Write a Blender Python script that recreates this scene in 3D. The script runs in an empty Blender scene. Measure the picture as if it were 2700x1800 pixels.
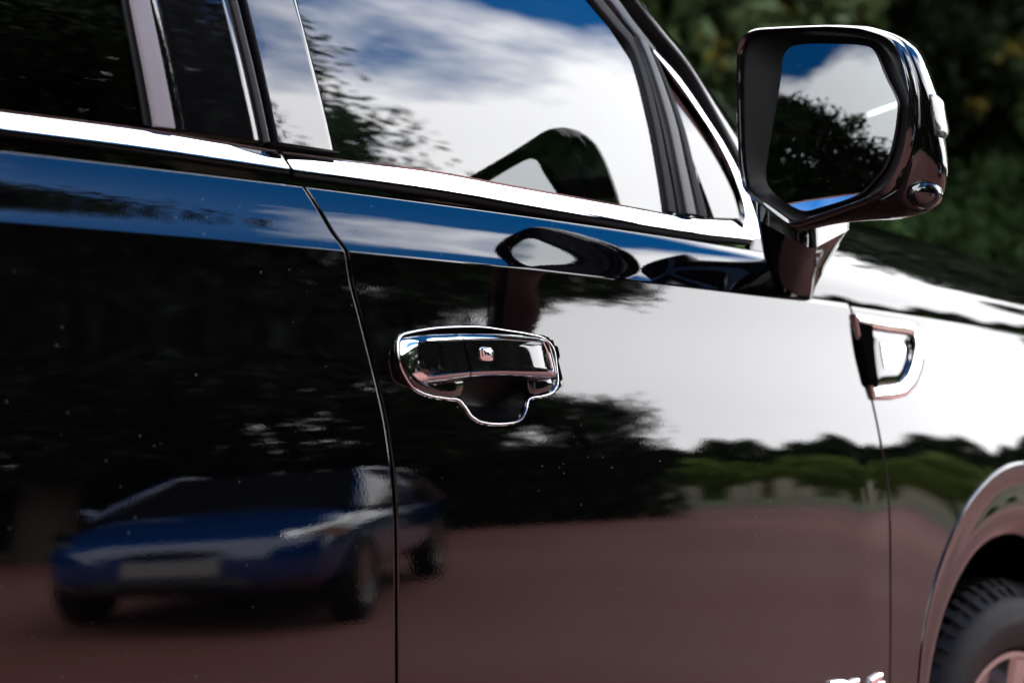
import bpy, bmesh, math, random
import numpy as np
from mathutils import Matrix, Vector
R = math.radians
SC = bpy.context.scene
COL = SC.collection
rng = np.random.default_rng(7)
random.seed(7)

# ------------------------------------------------------------------ camera
F = 3750.0                      # focal length in photo pixels: 50 mm on a 36 mm frame 2700 px wide
TH, PI_ = R(43), math.atan(150 / F)
CAM = np.array([-1.017, -1.356, 1.10])
FW = np.array([math.sin(TH) * math.cos(PI_), math.cos(TH) * math.cos(PI_), math.sin(PI_)])
RT = np.array([math.cos(TH), -math.sin(TH), 0.0])
UP = np.cross(RT, FW)
cam = bpy.data.cameras.new('camera')
co = bpy.data.objects.new('camera', cam); COL.objects.link(co)
M = Matrix([[RT[0], UP[0], -FW[0], CAM[0]], [RT[1], UP[1], -FW[1], CAM[1]], [RT[2], UP[2], -FW[2], CAM[2]], [0, 0, 0, 1]])
co.matrix_world = M
cam.sensor_width = 36; cam.lens = 50; cam.clip_start = .05; cam.clip_end = 900
cam.dof.use_dof = True; cam.dof.focus_distance = 1.86; cam.dof.aperture_fstop = 2.8
SC.camera = co

# ------------------------------------------------------------------ sky, sun, exposure
SUN_AZ, SUN_EL = 10.0, 41.0     # azimuth measured from -Y (outward from the car side) towards +X (car front)
w = bpy.data.worlds.new('World'); SC.world = w; w.use_nodes = True
nt = w.node_tree; N = nt.nodes; L = nt.links; N.clear()
def nd(t, **k):
    n = N.new(t)
    for a, b in k.items(): setattr(n, a, b)
    return n
sd = Vector((math.sin(R(SUN_AZ)) * math.cos(R(SUN_EL)), -math.cos(R(SUN_AZ)) * math.cos(R(SUN_EL)), math.sin(R(SUN_EL))))
sky = nd('ShaderNodeTexSky', sky_type='NISHITA', sun_disc=False)
sky.sun_elevation = R(SUN_EL); sky.sun_rotation = math.atan2(sd.x, sd.y)
sky.air_density = .9; sky.dust_density = .3; sky.ozone_density = 4.0
tc = nd('ShaderNodeTexCoord'); sep = nd('ShaderNodeSeparateXYZ'); L.new(tc.outputs['Generated'], sep.inputs[0])
def mth(op, a, b=None, clamp=False):
    n = nd('ShaderNodeMath', operation=op, use_clamp=clamp)
    for i, v in enumerate((a, b)):
        if v is None: continue
        if isinstance(v, (int, float)): n.inputs[i].default_value = v
        else: L.new(v, n.inputs[i])
    return n.outputs[0]
zc_ = mth('ADD', mth('MAXIMUM', sep.outputs[2], 0.0), .22)
CLOUD_SHIFT = (1.3, 0.9)
cmb = nd('ShaderNodeCombineXYZ'); L.new(mth('ADD', mth('DIVIDE', sep.outputs[0], zc_), CLOUD_SHIFT[0]), cmb.inputs[0]); L.new(mth('ADD', mth('DIVIDE', sep.outputs[1], zc_), CLOUD_SHIFT[1]), cmb.inputs[1])
n1 = nd('ShaderNodeTexNoise'); n1.inputs['Scale'].default_value = 2.1; n1.inputs['Detail'].default_value = 7; n1.inputs['Roughness'].default_value = .55
L.new(cmb.outputs[0], n1.inputs['Vector'])
n2 = nd('ShaderNodeTexNoise'); n2.inputs['Scale'].default_value = 1.1; n2.inputs['Detail'].default_value = 5
cm2 = nd('ShaderNodeVectorMath', operation='ADD'); cm2.inputs[1].default_value = (7.3, 2.9, 0); L.new(cmb.outputs[0], cm2.inputs[0]); L.new(cm2.outputs[0], n2.inputs['Vector'])
# a bank of bright cumulus up to about 45 degrees with ragged tops, blue with wisps above it on the road side
m_ = mth('ADD', mth('SUBTRACT', mth('ADD', mth('SUBTRACT', .69, mth('MULTIPLY', sep.outputs[0], .075)), mth('MULTIPLY', mth('MULTIPLY', mth('SUBTRACT', sep.outputs[1], -.20), 6.0, True), .42)), sep.outputs[2]), mth('MULTIPLY', mth('SUBTRACT', n1.outputs['Fac'], .5), .75))  # cloud added overhead and over the far side so the chrome mirrors white
mask = mth('MULTIPLY', m_, 7.5, True)
wisp = mth('MULTIPLY', mth('SUBTRACT', n2.outputs['Fac'], .58), 1.6, True)
maskw = mth('ADD', mth('MAXIMUM', mask, mth('MULTIPLY', wisp, .6)), .001, True)
shade = nd('ShaderNodeMapRange'); L.new(n2.outputs['Fac'], shade.inputs[0])
shade.inputs[1].default_value = .3; shade.inputs[2].default_value = .7; shade.inputs[3].default_value = .78; shade.inputs[4].default_value = 1.0
CL = 12.4
ccol = nd('ShaderNodeMix', data_type='RGBA', blend_type='MIX'); ccol.inputs['A'].default_value = (CL * .72, CL * .75, CL * .80, 1); ccol.inputs['B'].default_value = (CL, CL, CL * 1.02, 1)
L.new(shade.outputs[0], ccol.inputs['Factor'])
hs = nd('ShaderNodeHueSaturation'); hs.inputs['Saturation'].default_value = 1.4; hs.inputs['Value'].default_value = .72; L.new(sky.outputs[0], hs.inputs['Color'])
mx = nd('ShaderNodeMix', data_type='RGBA'); L.new(maskw, mx.inputs['Factor']); L.new(hs.outputs[0], mx.inputs['A']); L.new(ccol.outputs['Result'], mx.inputs['B'])
bg = nd('ShaderNodeBackground'); bg.inputs['Strength'].default_value = .12; L.new(mx.outputs['Result'], bg.inputs['Color'])
wo = nd('ShaderNodeOutputWorld'); L.new(bg.outputs[0], wo.inputs[0])
sl = bpy.data.lights.new('sun', 'SUN'); sl.energy = 1.1; sl.angle = R(10); sl.color = (1, .95, .88)
so = bpy.data.objects.new('sun', sl); COL.objects.link(so); so.rotation_euler = sd.to_track_quat('Z', 'Y').to_euler()
SC.view_settings.view_transform = 'Standard'; SC.view_settings.look = 'None'; SC.view_settings.exposure = 2.6; SC.view_settings.gamma = 1
cy = SC.cycles
cy.max_bounces = 10; cy.glossy_bounces = 7; cy.transparent_max_bounces = 12; cy.diffuse_bounces = 2
cy.caustics_reflective = False; cy.caustics_refractive = False; cy.use_denoising = True; cy.sample_clamp_indirect = 30

# ------------------------------------------------------------------ materials
def mat(name, base=(.5, .5, .5), rough=.5, metal=0., ior=1.5, noise=None, bump=None, spec=None, coat=0):
    m = bpy.data.materials.new(name); m.use_nodes = True
    t = m.node_tree; b = t.nodes['Principled BSDF']
    b.inputs['Base Color'].default_value = (*base, 1); b.inputs['Roughness'].default_value = rough
    b.inputs['Metallic'].default_value = metal; b.inputs['IOR'].default_value = ior
    if coat: b.inputs['Coat Weight'].default_value = coat; b.inputs['Coat Roughness'].default_value = .02
    if noise:                                   # (scale, other colour, contrast)
        tcn = t.nodes.new('ShaderNodeTexCoord'); nn = t.nodes.new('ShaderNodeTexNoise'); nn.inputs['Scale'].default_value = noise[0]; nn.inputs['Detail'].default_value = 6
        t.links.new(tcn.outputs['Object'], nn.inputs['Vector'])
        rp = t.nodes.new('ShaderNodeValToRGB'); rp.color_ramp.elements[0].position = .5 - noise[2]; rp.color_ramp.elements[1].position = .5 + noise[2]
        rp.color_ramp.elements[0].color = (*base, 1); rp.color_ramp.elements[1].color = (*noise[1], 1)
        t.links.new(nn.outputs['Fac'], rp.inputs[0]); t.links.new(rp.outputs[0], b.inputs['Base Color'])
    if bump:                                    # (scale, strength, distance)
        tcn = t.nodes.new('ShaderNodeTexCoord'); nn = t.nodes.new('ShaderNodeTexNoise'); nn.inputs['Scale'].default_value = bump[0]; nn.inputs['Detail'].default_value = 2
        t.links.new(tcn.outputs['Object'], nn.inputs['Vector'])
        bp = t.nodes.new('ShaderNodeBump'); bp.inputs['Strength'].default_value = bump[1]; bp.inputs['Distance'].default_value = bump[2]
        t.links.new(nn.outputs['Fac'], bp.inputs['Height']); t.links.new(bp.outputs[0], b.inputs['Normal'])
    return m

def paint_mat():
    m = mat('black_paint', (.0008, .0008, .0012), .012, 0, 1.62)
    t = m.node_tree; b = t.nodes['Principled BSDF']; n = t.nodes; l = t.links
    tcn = n.new('ShaderNodeTexCoord')
    # orange peel of the clear coat
    a = n.new('ShaderNodeTexNoise'); a.inputs['Scale'].default_value = 330; a.inputs['Detail'].default_value = 1
    l.new(tcn.outputs['Object'], a.inputs['Vector'])
    bp = n.new('ShaderNodeBump'); bp.inputs['Strength'].default_value = .5; bp.inputs['Distance'].default_value = .000026
    l.new(a.outputs['Fac'], bp.inputs['Height']); l.new(bp.outputs[0], b.inputs['Normal'])
    # sparse dust specks lying on the paint
    v = n.new('ShaderNodeTexVoronoi'); v.inputs['Scale'].default_value = 130; l.new(tcn.outputs['Object'], v.inputs['Vector'])
    big = n.new('ShaderNodeTexNoise'); big.inputs['Scale'].default_value = 9; l.new(tcn.outputs['Object'], big.inputs['Vector'])
    sepc = n.new('ShaderNodeSeparateColor'); l.new(v.outputs['Color'], sepc.inputs[0])
    def mm(op, x, y):
        k = n.new('ShaderNodeMath'); k.operation = op
        for i, q in enumerate((x, y)):
            if isinstance(q, (int, float)): k.inputs[i].default_value = q
            else: l.new(q, k.inputs[i])
        return k.outputs[0]
    rad = mm('MULTIPLY', mm('MAXIMUM', mm('SUBTRACT', sepc.outputs[0], .72), 0), .36)
    rad = mm('MULTIPLY', rad, mm('MULTIPLY', mm('GREATER_THAN', big.outputs['Fac'], .47), 1.0))
    hit = mm('LESS_THAN', v.outputs['Distance'], rad)
    mixb = n.new('ShaderNodeMix'); mixb.data_type = 'RGBA'; l.new(mm('MULTIPLY', hit, .6), mixb.inputs['Factor'])
    mixb.inputs['A'].default_value = (.0008, .0008, .0012, 1); mixb.inputs['B'].default_value = (.16, .15, .14, 1)
    l.new(mixb.outputs['Result'], b.inputs['Base Color'])
    l.new(mm('ADD', mm('MULTIPLY', hit, .5), .012), b.inputs['Roughness'])
    return m
PAINT = paint_mat()
GLOSS = mat('gloss_black_plastic', (.003, .003, .004), .02, 0, 1.7, bump=(200, .3, .00003))
CHROME = mat('chrome', (.72, .73, .75), .045, 1.0, bump=(60, .2, .00004))
RUBBER = mat('rubber', (.004, .004, .005), .55, 0, 1.2, bump=(300, .3, .0004))
SATIN = mat('satin_black_trim', (.006, .006, .008), .38, 0, 1.35, bump=(500, .3, .0002))
GREYTRIM = mat('sky_grey_trim', (.17, .155, .165), .5, .0, 1.5, bump=(500, .2, .0002))  # the sky's sheen on the seal is put into the grey base
VOID = mat('slot_black', (.002, .002, .002), 1.0, 0, 1.04, bump=(200, .3, .0005))
CUP = mat('cup_plastic', (.0025, .0025, .003), .35, 0, 1.18, bump=(900, .4, .0003))
DARK = mat('dark_cavity', (.004, .004, .005), .7, bump=(90, .3, .001))
LEATHER = mat('dark_leather', (.02, .019, .018), .5, noise=(60, (.03, .028, .026), .2), bump=(220, .4, .001))
TYRE = mat('tyre_rubber', (.009, .009, .010), .6, 0, 1.22, noise=(40, (.018, .017, .016), .2), bump=(160, .5, .0008))
RIM = mat('rim_alloy', (.35, .34, .34), .25, 1.0, bump=(100, .2, .0003))
MIRR = mat('mirror_silver', (.58, .61, .62), .012, 1.0, bump=(3, .05, .0004))
SILVER = mat('bright_letter', (.75, .75, .77), .09, 1.0, bump=(200, .2, .0001))
LENS_IN = mat('lamp_reflector', (.7, .7, .7), .18, 1.0, bump=(400, .8, .001))
BLUE = mat('blue_car_paint', (.0035, .028, .12), .06, .0, 1.5, bump=(300, .3, .00004), coat=1)
PLATE = mat('white_plate', (.20, .20, .20), .4, bump=(80, .3, .0005))
SEAMC = mat('edge_filler', (.05, .05, .055), .25, 0, 1.5, bump=(400, .2, .0002))

def glass_mat(name, tint, ior):
    m = bpy.data.materials.new(name); m.use_nodes = True
    t = m.node_tree; n = t.nodes; l = t.links; n.clear()
    fr = n.new('ShaderNodeFresnel'); fr.inputs['IOR'].default_value = ior
    tr = n.new('ShaderNodeBsdfTransparent'); tr.inputs['Color'].default_value = (*tint, 1)
    gl = n.new('ShaderNodeBsdfGlossy'); gl.inputs['Roughness'].default_value = .004; gl.inputs['Color'].default_value = (1, 1, 1, 1)
    tcn = n.new('ShaderNodeTexCoord'); nn = n.new('ShaderNodeTexNoise'); nn.inputs['Scale'].default_value = 4; bp = n.new('ShaderNodeBump')
    bp.inputs['Strength'].default_value = .1; bp.inputs['Distance'].default_value = .002
    l.new(tcn.outputs['Object'], nn.inputs['Vector']); l.new(nn.outputs['Fac'], bp.inputs['Height']); l.new(bp.outputs[0], gl.inputs['Normal'])
    mx = n.new('ShaderNodeMixShader'); o = n.new('ShaderNodeOutputMaterial')
    l.new(fr.outputs[0], mx.inputs[0]); l.new(tr.outputs[0], mx.inputs[1]); l.new(gl.outputs[0], mx.inputs[2]); l.new(mx.outputs[0], o.inputs[0])
    return m
GLASS = glass_mat('window_glass', (.30, .36, .33), 1.8)
PRIV = glass_mat('privacy_glass', (.10, .14, .12), 1.75)
CLEAR = glass_mat('clear_lens', (.9, .9, .9), 1.6)

# ------------------------------------------------------------------ object helpers
def link(o, parent=None):
    COL.objects.link(o)
    if parent is not None:
        o.parent = parent
        o.matrix_parent_inverse = Matrix.Translation(-world_loc(parent))
    return o
def world_loc(o):
    v = Vector(o.location)
    if o.parent is not None and o.type == 'EMPTY': v = v + world_loc(o.parent) * 0
    return v if o.type == 'EMPTY' else Vector((0, 0, 0)) if o.parent is None else Vector((0, 0, 0))
def mk(name, verts, faces, m, parent=None, smooth=True, sharp=None):
    me = bpy.data.meshes.new(name)
    me.from_pydata([tuple(map(float, v)) for v in verts], [], [tuple(map(int, f)) for f in faces])
    me.materials.append(m)
    if smooth: me.polygons.foreach_set('use_smooth', np.ones(len(me.polygons), dtype=bool))
    if sharp: me.set_sharp_from_angle(angle=R(sharp))
    me.update()
    return link(bpy.data.objects.new(name, me), parent)
def tag(o, label=None, cat=None, group=None, kind=None):
    for k, v in (('label', label), ('category', cat), ('group', group), ('kind', kind)):
        if v: o[k] = v
    return o
def empty(name, loc, label, cat, group=None):
    e = bpy.data.objects.new(name, None); COL.objects.link(e); e.location = loc; e.empty_display_size = .2
    return tag(e, label, cat, group)
def fix(o):                                   # outward normals
    bm = bmesh.new(); bm.from_mesh(o.data); bmesh.ops.recalc_face_normals(bm, faces=bm.faces); bm.to_mesh(o.data); bm.free(); o.data.update()
    return o
def grid_faces(nr, nc, flip=False, wrap=False):
    f = []
    for i in range(nr - 1):
        for j in range(nc if wrap else nc - 1):
            a, b = i * nc + j, i * nc + (j + 1) % nc
            q = (a, b, b + nc, a + nc)
            f.append(q[::-1] if flip else q)
    return f
def resample(p, n, closed=False, smooth=True):
    p = np.array(p, float)
    if closed: p = np.vstack([p, p[:1]])
    d = np.r_[0, np.cumsum(np.linalg.norm(np.diff(p, axis=0), axis=1))]
    s = np.linspace(0, d[-1], n + 1)[:-1] if closed else np.linspace(0, d[-1], n)
    if not smooth: return np.c_[tuple(np.interp(s, d, p[:, k]) for k in range(p.shape[1]))]
    m = np.gradient(p, axis=0) / np.maximum(np.gradient(d), 1e-9)[:, None]
    if closed:
        e = (p[1] - p[-2]) / (d[1] + d[-1] - d[-2]); m[0] = m[-1] = e
    k = np.clip(np.searchsorted(d, s, 'right') - 1, 0, len(d) - 2); hh = (d[k + 1] - d[k])[:, None]; u = ((s - d[k])[:, None]) / hh
    return (2*u**3-3*u**2+1)*p[k] + (u**3-2*u**2+u)*hh*m[k] + (-2*u**3+3*u**2)*p[k+1] + (u**3-u**2)*hh*m[k+1]

# ------------------------------------------------------------------ shape of the car's side
def ray(q):
    u, v = q[0] * 2700 / 2352, q[1] * 2700 / 2352
    return FW + (u - 1350) / F * RT - (v - 900) / F * UP
def at_y(q, y): d = ray(q); return CAM + (y - CAM[1]) / d[1] * d
def at_x(q, x): d = ray(q); return CAM + (x - CAM[0]) / d[0] * d
def zc(x): return 1.2725 - .0052 * x - .0148 * x * x
def plan(x):
    x = np.asarray(x, float)
    return np.where(x > .3, .012, .005) * (x - .3) ** 2
# section: tilt of the surface normal above the horizontal against height from the crease
LO_H = [-1.2, -.95, -.80, -.66, -.57, -.45, -.37, -.325, -.256, -.20, -.15, -.106, -.05, -.015, .05]
LO_A = [-22, -14, -4.0, -.4, .2, .5, .8, 1.2, 3.4, 6.8, 10, 12, 8.0, 2.6, 1.0]
HI_H = [-.05, 0, .006, .02, .045, .062, .08, .12]
HI_A = [30, 30, 27, 20.5, 22.5, 29, 34, 37]
Hg = np.arange(-1.2, .2, .0005)
def gsm(a, s):
    k = np.arange(-int(4 * s / .0005), int(4 * s / .0005) + 1) * .0005
    g = np.exp(-.5 * (k / s) ** 2); g /= g.sum()
    return np.convolve(np.pad(a, len(k) // 2, 'edge'), g, 'valid')
a_lo = gsm(np.interp(Hg, LO_H, LO_A), .018); a_hi = gsm(np.interp(Hg, HI_H, HI_A), .006)
tt = np.clip((Hg + .0015) / .0045, 0, 1); tt = tt * tt * (3 - 2 * tt)
ALPHA = a_lo * (1 - tt) + a_hi * tt
Yg = np.cumsum(np.tan(np.radians(ALPHA))) * .0005
Yg -= np.interp(0, Hg, Yg)
def Yh(h): return np.interp(h, Hg, Yg)
def S(x, z): return plan(x) + Yh(z - zc(x))
Y_BELT = float(Yh(.079))
Zg = np.arange(-.1, .8, .001); Gg = np.cumsum(np.tan(np.radians(np.interp(Zg, [-.1, 0, .15, .35, .6], [6.5, 7.5, 13.2, 20.5, 27])))) * .001
Gg -= np.interp(0, Zg, Gg)
def G(x, z): return plan(x) + Y_BELT + .020 + np.interp(z - zc(x) - .1, Zg, Gg)
def on(q, surf, off=0.0):
    y = 0.0
    for _ in range(40):
        p = at_y(q, y); y = .5 * y + .5 * (float(surf(p[0], p[2])) - off)
    p = at_y(q, y)
    return p
def onS(q, off=0.0): return on(q, S, off)
def onG(q, off=0.0): return on(q, G, off)

suv = empty('parked_suv', (.4, .95, 0), 'glossy black sport utility vehicle with chrome belt line filling the foreground', 'car')

# seams between the panels as x against height from the crease
def seam(qs, lowx):
    P = [onS(q) for q in qs]; h = [p[2] - float(zc(p[0])) for p in P]; x = [p[0] for p in P]
    h, x = [-1.2] + h[::-1], [lowx] + x[::-1]
    h.append(.12); x.append(x[-1] + (x[-1] - x[-2]) / (h[-2] - h[-3]) * (.12 - h[-2]))
    xs = gsm(np.interp(Hg, h, x), .007)
    return lambda hh: np.interp(hh, Hg, xs)
SEAM1 = seam([(684, 405), (706, 440), (760, 530), (798, 577), (806, 640), (830, 730), (860, 850), (885, 960), (900, 1060), (908, 1150), (911, 1300), (912, 1568)], .06)
SEAM2 = seam([(1935, 655), (1950, 702), (1968, 760), (2005, 930), (2025, 1030), (2038, 1110), (2043, 1200), (2043, 1400), (2040, 1568)], 1.08)

EDGE = np.array([0, 0, .00015, .0004, .0007, .0011, .0016, .0022, .0025, .0028, .006])
RAD = .0022
def roll(d): return RAD - np.sqrt(np.maximum(RAD ** 2 - np.maximum(RAD - d, 0) ** 2, 0))
HANDLE_Q = [(918, 830), (914, 790), (920, 772), (940, 764), (1000, 754), (1060, 751), (1110, 752), (1165, 760), (1215, 768), (1250, 778), (1270, 800), (1278, 850), (1280, 880), (1272, 899), (1245, 909), (1214, 916), (1209, 938), (1197, 962), (1165, 972), (1110, 970), (1082, 955), (1066, 932), (1052, 918), (1020, 914), (980, 906), (950, 890), (930, 862)]
HPOLY = resample([onS(q) for q in HANDLE_Q], 180, True)
def pip(px, pz, poly):
    inside = np.zeros(px.shape, bool); n = len(poly); dist = np.full(px.shape, 9.)
    for i in range(n):
        x0, z0 = poly[i]; x1, z1 = poly[(i + 1) % n]
        c = ((z0 > pz) != (z1 > pz)) & (px < (x1 - x0) * (pz - z0) / (z1 - z0 + 1e-12) + x0); inside ^= c
        t = np.clip(((px - x0) * (x1 - x0) + (pz - z0) * (z1 - z0)) / ((x1 - x0) ** 2 + (z1 - z0) ** 2 + 1e-12), 0, 1)
        dist = np.minimum(dist, np.hypot(px - x0 - t * (x1 - x0), pz - z0 - t * (z1 - z0)))
    return inside, dist
def lin(a, b, s): return np.linspace(a, b, max(2, int(round((b - a) / s)) + 1))
def panel(name, xl, xr, hrows, xin, m, parent, le=True, re=True, recess=None, flare=None, cut=None):
    """door or wing skin: rows follow the crease, edges roll in and carry a flange"""
    hrows = np.asarray(hrows)
    rows = []
    for h in np.r_[hrows[0], hrows, hrows[-1]]:
        a, b = float(xl(h)), float(xr(h))
        e0 = EDGE if le else np.array([0.]); e1 = EDGE[::-1] if re else np.array([0.])
        u = a + .0085 + xin * (b - a - .017)
        x = np.r_[a + e0, u, b - e1]; rows.append(x)
    X = np.array(rows); Hh = np.r_[hrows[0], hrows, hrows[-1]][:, None] + np.zeros_like(X)
    Z = zc(X) + Hh
    Yv = plan(X) + Yh(Hh)
    nl, nr = len(EDGE), len(EDGE)
    if le:
        for j in range(nl): Yv[:, j] += roll(EDGE[j])
        Yv[:, 0] += .03
    if re:
        for j in range(nr): Yv[:, -1 - j] += roll(EDGE[j])
        Yv[:, -1] += .03
    Yv[0] += .03; Yv[-1] += .03
    if recess is not None:
        ins, dist = pip(X, Z, recess[:, [0, 2]])
        cx, cz = float(on((1140, 900), S)[0]), float(on((1140, 930), S)[2])
        depth = .018 + .016 * np.exp(-(((X - cx) / .05) ** 2 + ((Z - cz) / .035) ** 2))
        Yv += np.where(ins, depth * np.sin(np.minimum(dist / .024, 1) * math.pi / 2) ** .8, 0)
    if flare is not None: Yv += flare(X, Z)
    V = np.stack([X, Yv, Z], -1).reshape(-1, 3)
    nr_, nc_ = X.shape
    f = grid_faces(nr_, nc_)
    if cut is not None: f = [q for q in f if not cut(V[list(q)].mean(0))]
    o = mk(name, V, f, m, parent)
    if recess is not None:                    # the cup behind the grip is bare textured plastic
        o.data.materials.append(CUP); fi = (ins & (dist > .001)).reshape(-1)
        o.data.polygons.foreach_set('material_index', np.array([int(all(fi[i] for i in q)) for q in f], dtype=np.int32))
    return o

ARC_X, ARC_Z, ARC_R = 1.551, .494, .336
H_CRE = np.r_[lin(-.010, -.002, .001), lin(-.0015, .004, .0005), lin(.005, .012, .001)]
def rows(dense):
    a = np.r_[lin(-.86, -.222, .007), lin(-.22, -.075, .0018 if dense else .006), lin(-.072, -.012, .005), H_CRE, lin(.014, .079, .0035)]
    return a
xs_f = np.r_[lin(.0, .012, .004), lin(.014, .27, .0018 / 1.06), lin(.275, 1, .006)]
def arch_pull(X, Z):
    r = np.hypot(X - ARC_X, Z - ARC_Z); return -.007 * np.exp(-((r - ARC_R) / .15) ** 2) - .0022 * np.exp(-((X - 1.02) / .07) ** 2) * np.clip((1.05 - Z) / .2, 0, 1)
g = .0019
front_door = panel('front_door', lambda h: SEAM1(h) + g, lambda h: SEAM2(h) - g * .8, rows(True), xs_f, PAINT, suv, recess=HPOLY, flare=arch_pull)
rear_door = panel('rear_door', lambda h: -1.02 + 0 * h, lambda h: SEAM1(h) - g, rows(False), lin(0, 1, .006), PAINT, suv)
fh = np.r_[lin(-.86, -.012, .007), H_CRE[H_CRE <= .004]]
front_wing = panel('front_wing', lambda h: SEAM2(h) + g * .8, lambda h: 2.75 + 0 * h, fh, lin(0, 1, .005), PAINT, suv, re=False, flare=arch_pull,
                   cut=lambda c: math.hypot(c[0] - ARC_X - .028, c[2] - ARC_Z - .055) < ARC_R + .0845)

# dark jamb behind the panel gaps
def jamb(fn, name):
    h = lin(-.9, .08, .02); V = []
    for hh in h:
        x = float(fn(hh)); z = float(zc(x)) + hh; y = float(plan(x) + Yh(hh)) + .018
        V += [(x - .03, y + .004, z), (x + .03, y + .004, z)]
    return mk(name, V, grid_faces(len(h), 2), RUBBER, suv)
jamb(SEAM1, 'door_seal'); jamb(SEAM2, 'door_seal')

# ------------------------------------------------------------------ strips lying on the car's side
def to_roof(q, surf):                         # pillars run on above the picture to the roof rail
    if q[0][1] > -50: return q
    (x0, y0), (x1, y1) = q[0], q[1]
    for k in range(40):
        t = .1 * k; e = (x0 + (x0 - x1) * t, y0 + (y0 - y1) * t)
        if on(e, surf)[2] > 1.82: break
    return [e] + q if k else q
def strip(name, qa, qb, surf, off, m, parent, n=60, prof=None, thick=.012, k=9, smooth=True, lean=0.):
    qa, qb = to_roof(list(qa), surf), to_roof(list(qb), surf)
    A = resample([on(q, surf) for q in qa], n, smooth=smooth); B = resample([on(q, surf) for q in qb], n, smooth=smooth)
    V = []
    for a, b in zip(A, B):
        for j in range(k + 2):
            s = min(max((j - 1) / (k - 1), 0), 1)
            p = a + (b - a) * s
            o = (prof(s) if prof else (1 - (2 * s - 1) ** 6)) * off
            o -= lean * (p[2] - float(zc(p[0])) - .1)
            if j in (0, k + 1): o = -thick
            V.append((p[0], float(surf(p[0], p[2])) - o, p[2]))
    nc = k + 2
    f = grid_faces(n, nc); f.append(tuple(range(nc))[::-1]); f.append(tuple((n - 1) * nc + j for j in range(nc)))
    return fix(mk(name, V, f, m, parent, sharp=50))
BELT = lambda x, z: plan(x) + Y_BELT + .004
half = lambda s: math.sqrt(max(1 - (2 * s - 1) ** 2, 0)) * .75 + .25 * (1 - (2 * s - 1) ** 8)
crown = lambda s: float(np.interp(s, [0, .02, .08, .38, .89, .93, .97, 1], [-1.12, -1.08, -.98, -.46, .42, .44, .2, -.6]))
# chrome belt mouldings; the front one runs into the foot of the A-pillar chrome
bt = [(-1664, 58), (-420, 200), (-100, 236), (0, 248), (330, 291), (500, 319), (655, 345)]; bb = [(-1664, 109), (-420, 254), (-100, 290), (0, 303), (330, 346), (500, 371), (660, 394)]
strip('belt_moulding', bt, bb, BELT, .013, CHROME, rear_door, prof=crown, k=17)
bt = [(664, 347), (800, 364), (1000, 388), (1200, 425), (1450, 470), (1600, 497), (1700, 503)]; bb = [(669, 395), (800, 412), (1000, 440), (1200, 475), (1450, 516), (1600, 540), (1728, 553)]
strip('belt_moulding', bt, bb, BELT, .013, CHROME, front_door, prof=crown, k=17)
# rubber lip under the chrome
lp = [(-1664, 107), (-420, 252), (0, 301), (330, 344), (660, 392)]; lq = [(-1664, 113), (-420, 260), (0, 310), (330, 354), (664, 403)]
strip('weather_strip', lp, lq, BELT, .003, RUBBER, rear_door)
lp = [(669, 393), (1000, 438), (1200, 473), (1450, 514), (1600, 538), (1728, 551)]; lq = [(676, 408), (1000, 455), (1200, 488), (1450, 530), (1600, 553), (1720, 562)]
strip('weather_strip', lp, lq, BELT, .003, RUBBER, front_door)

# ------------------------------------------------------------------ windows and pillar trims
def pane(name, quad, off, m, parent, n=24):
    bl, br, tr, tl = [np.array(q) for q in quad]; V = []
    for t in np.linspace(0, 1, n):
        for s in np.linspace(0, 1, n):
            p = (bl * (1 - s) + br * s) * (1 - t) + (tl * (1 - s) + tr * s) * t
            V.append((p[0], float(G(p[0], p[1])) - off, p[1]))
    return mk(name, V, grid_faces(n, n), m, parent)
pane('window_pane', [(-.08, 1.352), (.80, 1.33), (.46, 1.84), (-.18, 1.84)], 0, GLASS, front_door)
pane('window_pane', [(-.98, 1.352), (-.08, 1.352), (-.18, 1.84), (-.98, 1.84)], 0, PRIV, rear_door)
def ext(a, b, t): return (a[0] + (b[0] - a[0]) * t, a[1] + (b[1] - a[1]) * t)
# rear door: channel rubber, frame bar with sky sheen in its grey, gloss black applique
strip('window_channel', [(238, -220), (278, 0), (330, 288)], [(254, -220), (296, 0), (350, 292)], G, .004, RUBBER, rear_door)
strip('frame_bar', [(250, -220), (290, 0), (346, 292)], [(294, -220), (338, 0), (398, 298)], G, .009, GREYTRIM, rear_door, prof=lambda s: 1 - (2 * s - 1) ** 20, k=13)
strip('pillar_trim', [(300, -220), (342, 0), (401, 297)], [(474, -220), (527, 0), (603, 326)], G, .006, GLOSS, rear_door, prof=lambda s: (1 - (2 * s - 1) ** 40), k=15)
strip('trim_edge', [(474, -220), (528, 0), (604, 328)], [(478, -220), (533, 0), (609, 329)], G, .011, SEAMC, rear_door)
# front door applique, its face turned a little towards the front
TILT = lambda s: .75 + .55 * (1 - s) - .0 if 0.03 < s < .97 else .4
strip('pillar_trim', [(486, -220), (541, 0), (614, 328)], [(626, -220), (680, 0), (767, 349)], G, .012, GLOSS, front_door, prof=lambda s: (1.2 - .5 * s) * (1 - (2 * s - 1) ** 40), k=15)
strip('trim_foot', [(614, 327), (690, 339), (768, 349)], [(617, 336), (690, 347), (769, 357)], G, .010, RUBBER, front_door)
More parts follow.
